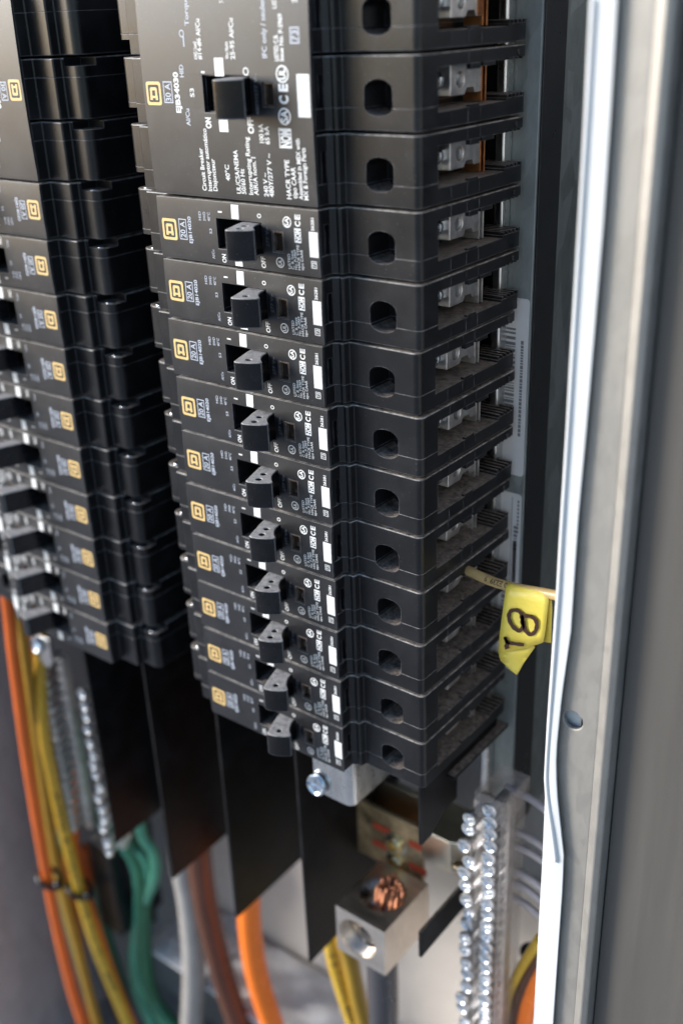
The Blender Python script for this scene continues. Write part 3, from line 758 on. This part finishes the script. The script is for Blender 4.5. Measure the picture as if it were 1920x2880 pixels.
for (a, b_), (c, d) in (((502, 650), (578, 700)), ((500, 765), (560, 805)), ((745, 775), (830, 825)), ((745, 925), (822, 975))):
    p0, p1 = spot(a, b_), spot(c, d); zc = (p0.z + p1.z) / 2
    bpart('red_stripe', Geo().box(p0.x - 2, p1.x + 2, 61.5, 61.9, zc - 2.1, zc + 2.1), 'red_print', 0)
for a, b_ in ((620, 790), (625, 915)):
    p0 = spot(a, b_, 60)
    bpart('brass_nut', Geo().lathe([(5.6, 0), (5.6, 2.2), (4.6, 3.4), (2.6, 3.4), (2.2, 1.2), (.01, 1.2)], (p0.x, 61.6, p0.z), 'y', 24), 'brass', 0)
    bpart('lock_washer', Geo().lathe([(7.4, 0), (7.4, .7), (5.0, .8)], (p0.x, 61.9, p0.z), 'y', 24), 'tin_bar', 0)
# ---- neutral bars
def neutral_bar(x, z1, z0, label, pitch, rows, gap=-13.5, housing=True):
    r = thing('neutral_bar', label, 'terminal bar', (x, 50, z0))
    off = Vector((x, 50, z0)); L = z1 - z0
    gb = Geo()
    if 'front' in rows:
        Geo().box(-3.4, 3.4, 3, 9, 0, L - 12).obj('bar_core', 'clamp_steel', r, bevel=.4)
        z_ = L - 7
        while z_ > 4:
            inst('screw', SCREW_LONG, r, (random.uniform(-.3, .3), -9.0 + random.uniform(-1, .6), z_), roty=random.uniform(0, 1.5)); z_ -= pitch
    Geo().box(gap - 3.3, gap + 3.3, 3, 12, 0, L - 18).obj('bar_core', 'clamp_steel', r, bevel=.4)
    z_ = L - 19
    while z_ > 4:
        inst('screw', SCREW_LONG, r, (gap + random.uniform(-1.8, 1.8), -6.5 + random.uniform(-1.5, 1), z_ + random.uniform(-1, 1)), roty=random.uniform(0, 1.5), rotx=random.uniform(-.08, .08)); z_ -= pitch * 1.22
    if not housing: return r
    hz = Geo()                                           # clear housing: four walls round the front bar, open top
    hz.box(-7.4, -6.2, -10, 13, -2, L).box(5.4, 6.6, -10, 13, -2, L - 2).box(-6.1, 5.3, 12, 13.2, -2, L - 3)
    hz.obj('clear_housing', 'clear_plastic', r, bevel=.25)
    cp = Geo().box(-7.8, 7.0, -10.8, -9.9, L - 13, L + .5).box(-7.8, 7.0, 12.9, 13.8, L - 12, L + .5).box(-8.6, -7.7, -10.8, 13.8, L - 13, L + .5).box(6.9, 7.8, -10.8, 13.8, L - 13, L + .5)
    cp.obj('end_cap', 'clear_plastic', r, bevel=.3)
    return r
neutral_bar(54.8, -345.6, -650, 'clear cased bar of zinc screws standing at the lower right', 7.3, ('front',))
pa, pb, pc = at(128, 1900, 1, 41), at(226, 1900, 1, 43.5), at(195, 2345, 1, 41)
neutral_bar(pa.x, pa.z + 18, pc.z, 'blurred bar of zinc screws under the left breaker row', 7.9, ('front',), pb.x - pa.x, False)
bc = at(118, 1822, 1, 34)
lb = thing('zinc_bracket', 'blurred zinc end bracket with big screw on top of the left screw bar', 'bracket', bc)
o = Geo().prism([(-8, -9), (3, -15), (9, -9), (9, 9), (-8, 9)], 0, 2, 'y').obj('angle_plate', 'zinc_plate', lb, bevel=.4)
inst('screw', SCREW_BIG, lb, (-3, -1, 2))
tag(Geo().box(-285, -262, 48, 90, -640, -556).obj('insulator_block', 'case_plastic', bevel=.6), 'dark moulded block below the left screw bar', 'insulator')
# grey neutral wires running right out of the clear bar
for i, (a, b__) in enumerate([((1442, 2224), (1530, 2275)), ((1436, 2332), (1530, 2385)), ((1436, 2373), (1528, 2424)), ((1434, 2440), (1524, 2500)), ((1434, 2473), (1522, 2535)), ((1434, 2518), (1520, 2580))]):
    p0 = at(*a, 1, 62); p1 = at(*b__, 1, 58); pm = (p0 + p1) / 2 + Vector((0, 0, 1.2)); e = p1 + (p1 - p0) * .55 + Vector((0, 0, -4))
    cable(['topmost grey neutral wire running right from the clear screw bar', 'second grey neutral wire down, right of the clear screw bar', 'third grey neutral wire down, right of the clear screw bar',
           'fourth grey neutral wire down, right of the clear screw bar', 'fifth grey neutral wire down, right of the clear screw bar', 'lowest grey neutral wire running right from the clear screw bar'][i],
          [p0 + (p0 - p1) * .25, p0, pm, p1, e], 1.9, 'neutral_jacket', 'neutral_wire', 'grey wires right of the clear bar')
# ---- big cables (paths given as pixels of the photograph and a depth in mm)
def px_cable(label, path, r, mat, name='cable', group='insulated conductors'):
    P_ = [at(x, y, 1, min(d, 62) if y > 2000 else d) for x, y, d in path]
    e = P_[-1]; dd = (P_[-1] - P_[-2]).normalized()
    if 'lower right' in label: P_ = P_ + [e + dd * 60]
    elif 'short' not in label: P_ = P_ + [Vector((e.x + dd.x * 25, e.y, min(e.z - 20, -740))), Vector((e.x + dd.x * 30, e.y, -816))]
    a = P_[0]
    if path[0][1] < 1800: P_ = [a + Vector((0, 0, 420)), a + Vector((0, 0, 150))] + P_
    elif 'lower right' not in label and 'short' not in label: P_ = [a + Vector((0, 14, 75))] + P_
    return cable(label, P_, r, mat, name, group)
px_cable('thick bright orange cable curving down from behind the black sheets', [(698, 2250, 84), (698, 2450, 84), (702, 2600, 84), (722, 2740, 84), (765, 2880, 84), (830, 3060, 84)], 8.0, 'orange_jacket')
px_cable('thick brown cable curving down left of the orange one', [(552, 2220, 92), (560, 2400, 92), (582, 2560, 92), (632, 2760, 92), (690, 2930, 92), (740, 3060, 92)], 8.6, 'brown_jacket')
px_cable('pale grey cable behind the brown cable', [(505, 2300, 108), (512, 2420, 108), (535, 2560, 108), (545, 2720, 106), (538, 2900, 104), (530, 3060, 100)], 8.5, 'pale_jacket')
px_cable('green cable with the wider loop, strapped by a black tie', [(395, 2320, 95), (432, 2400, 95), (435, 2470, 95), (402, 2555, 95), (385, 2640, 95), (390, 2740, 95), (440, 2840, 95), (520, 2960, 95)], 4.0, 'green_jacket')
px_cable('light green cable bundled left of the looped one', [(330, 2330, 92), (375, 2420, 92), (392, 2500, 92), (388, 2600, 92), (376, 2700, 92), (392, 2800, 92), (440, 2900, 92), (480, 3000, 92)], 4.6, 'green_jacket')
px_cable('dark green cable partly hidden behind the two pale green ones', [(350, 2320, 104), (400, 2440, 104), (405, 2560, 104), (408, 2680, 104), (430, 2800, 104), (500, 2900, 104)], 5.6, 'dark_green_jacket')
px_cable('thin dark green wire low at the left', [(280, 2500, 100), (300, 2620, 100), (340, 2760, 100), (370, 2900, 100)], 4.0, 'dark_green_jacket')
px_cable('outermost deep orange cable at the far left', [(8, 1600, 16), (40, 1850, 16), (80, 2150, 16), (140, 2500, 16), (195, 2750, 18), (250, 2930, 20), (300, 3100, 22)], 3.9, 'deep_orange_jacket')
px_cable('olive yellow cable next to the outermost orange one', [(40, 1640, 30), (78, 1880, 30), (112, 2120, 30), (152, 2380, 30), (205, 2600, 32), (255, 2800, 34), (300, 2960, 36)], 3.4, 'olive_jacket')
px_cable('amber cable sweeping down towards the bottom left', [(118, 2000, 34), (150, 2200, 34), (205, 2430, 36), (265, 2640, 38), (340, 2830, 42), (400, 2980, 46)], 4.4, 'yellow_jacket')
px_cable('dark brown wire beside the amber cable', [(150, 2150, 52), (190, 2350, 52), (240, 2560, 52), (300, 2760, 54), (370, 2960, 58)], 3.4, 'brown_jacket')
px_cable('second orange cable between the olive cable and the left screw bar', [(80, 1700, 62), (112, 1950, 62), (150, 2200, 62), (182, 2400, 62), (215, 2600, 62), (250, 2800, 62)], 3.6, 'deep_orange_jacket')
px_cable('thin amber wire running beside the outer orange cable', [(22, 1640, 34), (60, 1880, 34), (98, 2140, 34), (150, 2420, 34), (215, 2680, 34), (270, 2880, 36), (320, 3060, 38)], 2.4, 'yellow_jacket')
px_cable('thin green wire between the outer orange and amber cables', [(170, 2520, 40), (205, 2660, 40), (250, 2790, 42), (300, 2920, 44), (350, 3060, 46)], 2.3, 'green_jacket')
px_cable('thin orange wire behind the amber cable', [(215, 2380, 48), (262, 2560, 50), (320, 2740, 52), (385, 2900, 56), (440, 3040, 58)], 2.6, 'orange_jacket')
px_cable('thin green wire looping beside the strapped green cables', [(345, 2330, 88), (408, 2420, 88), (415, 2500, 88), (398, 2590, 88), (402, 2700, 88), (430, 2800, 88), (490, 2920, 88)], 2.8, 'green_jacket')
px_cable('short red orange wire behind the left black foot', [(240, 2380, 104), (248, 2440, 104), (262, 2500, 104)], 3.6, 'deep_orange_jacket')
px_cable('yellow cable with black print left of the grey cable', [(925, 2560, 70), (935, 2680, 70), (965, 2790, 70), (1000, 2900, 70), (1040, 3040, 70)], 4.8, 'yellow_jacket')
px_cable('second yellow cable partly hidden behind the printed one', [(965, 2600, 86), (985, 2700, 86), (1005, 2800, 86), (1030, 2900, 86), (1060, 3040, 86)], 5.4, 'olive_jacket')
px_cable('small yellow wire at the lower right behind the clear bar', [(1520, 2640, 100), (1470, 2720, 100), (1432, 2800, 100), (1420, 2900, 100)], 3.2, 'yellow_jacket')
px_cable('small brown wire at the lower right behind the clear bar', [(1530, 2680, 95), (1480, 2760, 95), (1450, 2850, 95), (1440, 2940, 95)], 3.8, 'brown_jacket')
px_cable('small bright orange wire at the lower right next to the white strip', [(1540, 2700, 88), (1510, 2760, 88), (1482, 2840, 88), (1465, 2940, 88)], 4.6, 'orange_jacket')
def tie(label, x, y, d, r, ang=0):
    c = at(x, y, 1, d); g = Geo(); R_ = Matrix.Rotation(ang, 3, 'Y')
    ring = [R_ @ Vector((r * math.cos(a), r * .8 * math.sin(a), 0)) for a in [2 * math.pi * k / 24 for k in range(25)]]
    g.tube(ring, 1.9, 8, False); g.box(r - 1, r + 4, -3, 2, -2.4, 2.4)
    o = g.obj('cable_tie', 'cable_tie', None, True); o.location = c * S; return tag(o, label, 'cable tie', 'black cable ties')
tie('black cable tie round the green cables', 400, 2560, 94, 11, -.1)
tie('black cable tie round the outer orange cable', 140, 2470, 17, 9, .3)
tie('black cable tie round the amber cable', 225, 2500, 37, 9, .3)
tie('black cable tie round the small wires at the lower right', 1500, 2690, 96, 7, .4)
# crumpled paper / mortar scraps on the bottom of the box
def scrap(label, cx, cy, sx, sy, ang):
    g = Geo(); N = 10; vs = []; 
    for i in range(N + 1):
        for j in range(N + 1):
            u, v = i / N - .5, j / N - .5
            vs.append((u * sx, v * sy, 3 + 5 * abs(math.sin(u * 7 + v * 4)) * random.uniform(.6, 1) + 3 * random.random()))
    k = len(vs); vs += [(x, y, z - .6) for x, y, z in vs]; fs = []
    for i in range(N):
        for j in range(N):
            a = i * (N + 1) + j; q = (a, a + 1, a + N + 2, a + N + 1); fs += [q, tuple(x + k for x in q[::-1])]
    o = mesh_obj('paper_scrap', vs, fs, 'paper_scrap', None, True); o.location = (cx * S, cy * S, -.665); o.rotation_euler = (0, 0, ang)
    return tag(o, label, 'paper')
scrap('large crumpled white paper low at the back of the box', -140, 98, 120, 50, .1)
scrap('smaller crumpled white paper below the grey cable', -20, 98, 70, 50, -.2)
scrap('blurred white scrap behind the green cables', -225, 98, 50, 44, .5)
# ------------------------------------------------------------------ tagged wire
wire = cable('thin tan wire coming out of a right row breaker towards the white strip', [(24, 66, -243), (31, 54, -239), at(1318, 1606, 1, 46), at(1380, 1634, 1, 43), at(1450, 1654, 1, 41), at(1560, 1674, 1, 39), at(1650, 1700, 1, 36)], 2.15, 'tan_jacket', 'branch_wire', None)
def ride_text(owner, sp, rad, txt, s0, s1, cap, mat):
    vs_, fs_ = text_geo(txt, .01); mx = max(v.x for v in vs_); pts = []
    for v in vs_:
        f_ = (s0 + (s1 - s0) * v.x / mx) * (len(sp) - 1); i = min(int(f_), len(sp) - 2)
        p_ = sp[i].lerp(sp[i + 1], f_ - i); d_ = (sp[i + 1] - sp[i]).normalized()
        tc = (CPOS / S - p_); tc = (tc - d_ * tc.dot(d_)).normalized(); uw = tc.cross(d_) * (1 if s1 > s0 else -1)
        ang = (v.y / .7 - .5) * cap / rad
        pts.append(p_ + (tc * math.cos(ang) + uw * math.sin(ang)) * (rad + .06) - owner.location / S)
    Geo().add(pts, fs_).obj('wire_lettering', mat, owner)['kind'] = 'stuff'
ride_text(wire, spline([at(1318, 1606, 1, 46), at(1380, 1634, 1, 43), at(1450, 1654, 1, 41)], 10), 2.15, '20 E23919 AWG', .95, .08, 2.3, 'marker_ink')
for nm, path, rr, tx in (('yellow cable with black print', [(925, 2560, 62), (935, 2680, 62), (965, 2790, 62), (1000, 2900, 62)], 4.8, 'AWG 2/0 THHN 600V'),
                         ('amber cable sweeping', [(150, 2200, 34), (205, 2430, 36), (265, 2640, 38), (340, 2830, 42)], 4.4, 'AWG 6 THHN OR THWN 600V'),
                         ('thick dark grey', None, 8.8, '')):
    if path:
        ow = [o for o in COL.objects if str(o.get('label', '')).startswith(nm)][0]
        ride_text(ow, spline([at(x, y, 1, d) for x, y, d in path], 10), rr, tx, .02, .95, rr * .75, 'print_black')
# yellow tape flag folded over the wire
tagp = thing('tape_flag', 'yellow tape flag hand marked with an 8 on the tan wire', 'tag', at(1480, 1800, 1, 38)); off = tagp.location / S
def flag(grid, name, thick=.25, mat='yellow_tape'):
    rows = [[Vector(p) - off for p in r] for r in grid]; vs = [p for r in rows for p in r]; nr, nc = len(rows), len(rows[0]); k = len(vs)
    vs = vs + [p + Vector((0, thick, 0)) for p in vs]; fs = []
    for i in range(nr - 1):
        for j in range(nc - 1):
            a = i * nc + j; q = (a, a + 1, a + nc + 1, a + nc); fs += [q, tuple(x + k for x in q[::-1])]
    for j in range(nc - 1): fs += [(j, j + 1, k + j + 1, k + j), ((nr - 1) * nc + j, (nr - 1) * nc + j + 1, k + (nr - 1) * nc + j + 1, k + (nr - 1) * nc + j)]
    for i in range(nr - 1): fs += [(i * nc, (i + 1) * nc, k + (i + 1) * nc, k + i * nc), (i * nc + nc - 1, (i + 1) * nc + nc - 1, k + (i + 1) * nc + nc - 1, k + i * nc + nc - 1)]
    o = mesh_obj(name, vs, fs, mat, tagp, True); return o
def cB(a, b_): return (960 + a * .3827, 1480 + b_ * .3827)
Ledge = [(1222, 408), (1208, 440), (1196, 520), (1180, 640), (1162, 780), (1150, 930)]
Redge = [(1528, 462), (1524, 500), (1516, 580), (1503, 700), (1490, 800), (1478, 855)]
dep = [41.5, 37.6, 36.6, 36.4, 36.5, 37.0]
def bil(i, s):
    l, r = Ledge[i], Redge[i]; x, y = l[0] + (r[0] - l[0]) * s, l[1] + (r[1] - l[1]) * s
    if i == 5: y += 40 * math.sin(s * math.pi) * .35
    return at(*cB(x, y), 1, dep[i] + .25 * math.sin(s * 5 + i * 1.7) + (.25 if i == 3 else 0))
flag([[bil(i, s / 8) for s in range(9)] for i in range(6)], 'flag_front')
flag([[at(*cB(x, y), 1, d) for x, y, d in r] for r in ([(1505, 470, 42), (1540, 476, 42)], [(1500, 600, 39.5), (1545, 610, 39.5)], [(1480, 850, 39.5), (1536, 858, 39.5)])], 'flag_back')
flag([[at(*cB(x, y), 1, d) for x, y, d in r] for r in ([(1150, 926, 36.9), (1250, 915, 37.3), (1380, 868, 37.6), (1420, 888, 38)], [(1165, 985, 38), (1240, 980, 39), (1330, 950, 38.5), (1370, 960, 39)],
                                                       [(1230, 1050, 38), (1262, 1045, 39), (1310, 1020, 39), (1338, 1005, 40)], [(1282, 1090, 38), (1284, 1092, 38.4), (1288, 1090, 38.4), (1292, 1086, 38.6)])], 'torn_tail')
def stroke(path, wdt):
    sp = spline([(x, y, 0) for x, y in path], 6); vs = []; fs = []
    for i, p in enumerate(sp):
        d = (sp[min(i + 1, len(sp) - 1)] - sp[max(i - 1, 0)]).normalized(); n_ = Vector((-d.y, d.x, 0)) * wdt / 2 * (1 + .12 * math.sin(i * 1.3))
        for q in (p + n_, p - n_):
            y_ = q.y; dd = 36.0 if y_ > 520 else 36.3
            vs.append(at(*cB(q.x, q.y), 1, 35.9) - off)
    fs = [(2 * i, 2 * i + 1, 2 * i + 3, 2 * i + 2) for i in range(len(sp) - 1)]
    return vs, fs
g = Geo()
g.add(*stroke([(1330, 655), (1290, 618), (1240, 625), (1228, 675), (1255, 735), (1300, 768), (1330, 740), (1325, 690), (1345, 662), (1395, 665), (1430, 705), (1425, 765), (1390, 795), (1352, 770), (1332, 700), (1318, 655)], 28))
g.add(*stroke([(1200, 815), (1215, 850), (1260, 862), (1340, 872)], 26)); g.add(*stroke([(1222, 850), (1212, 880), (1218, 902)], 34)); g.add(*stroke([(1196, 812), (1206, 835), (1222, 850)], 16))
g.obj('handwritten_number', 'marker_ink', tagp)
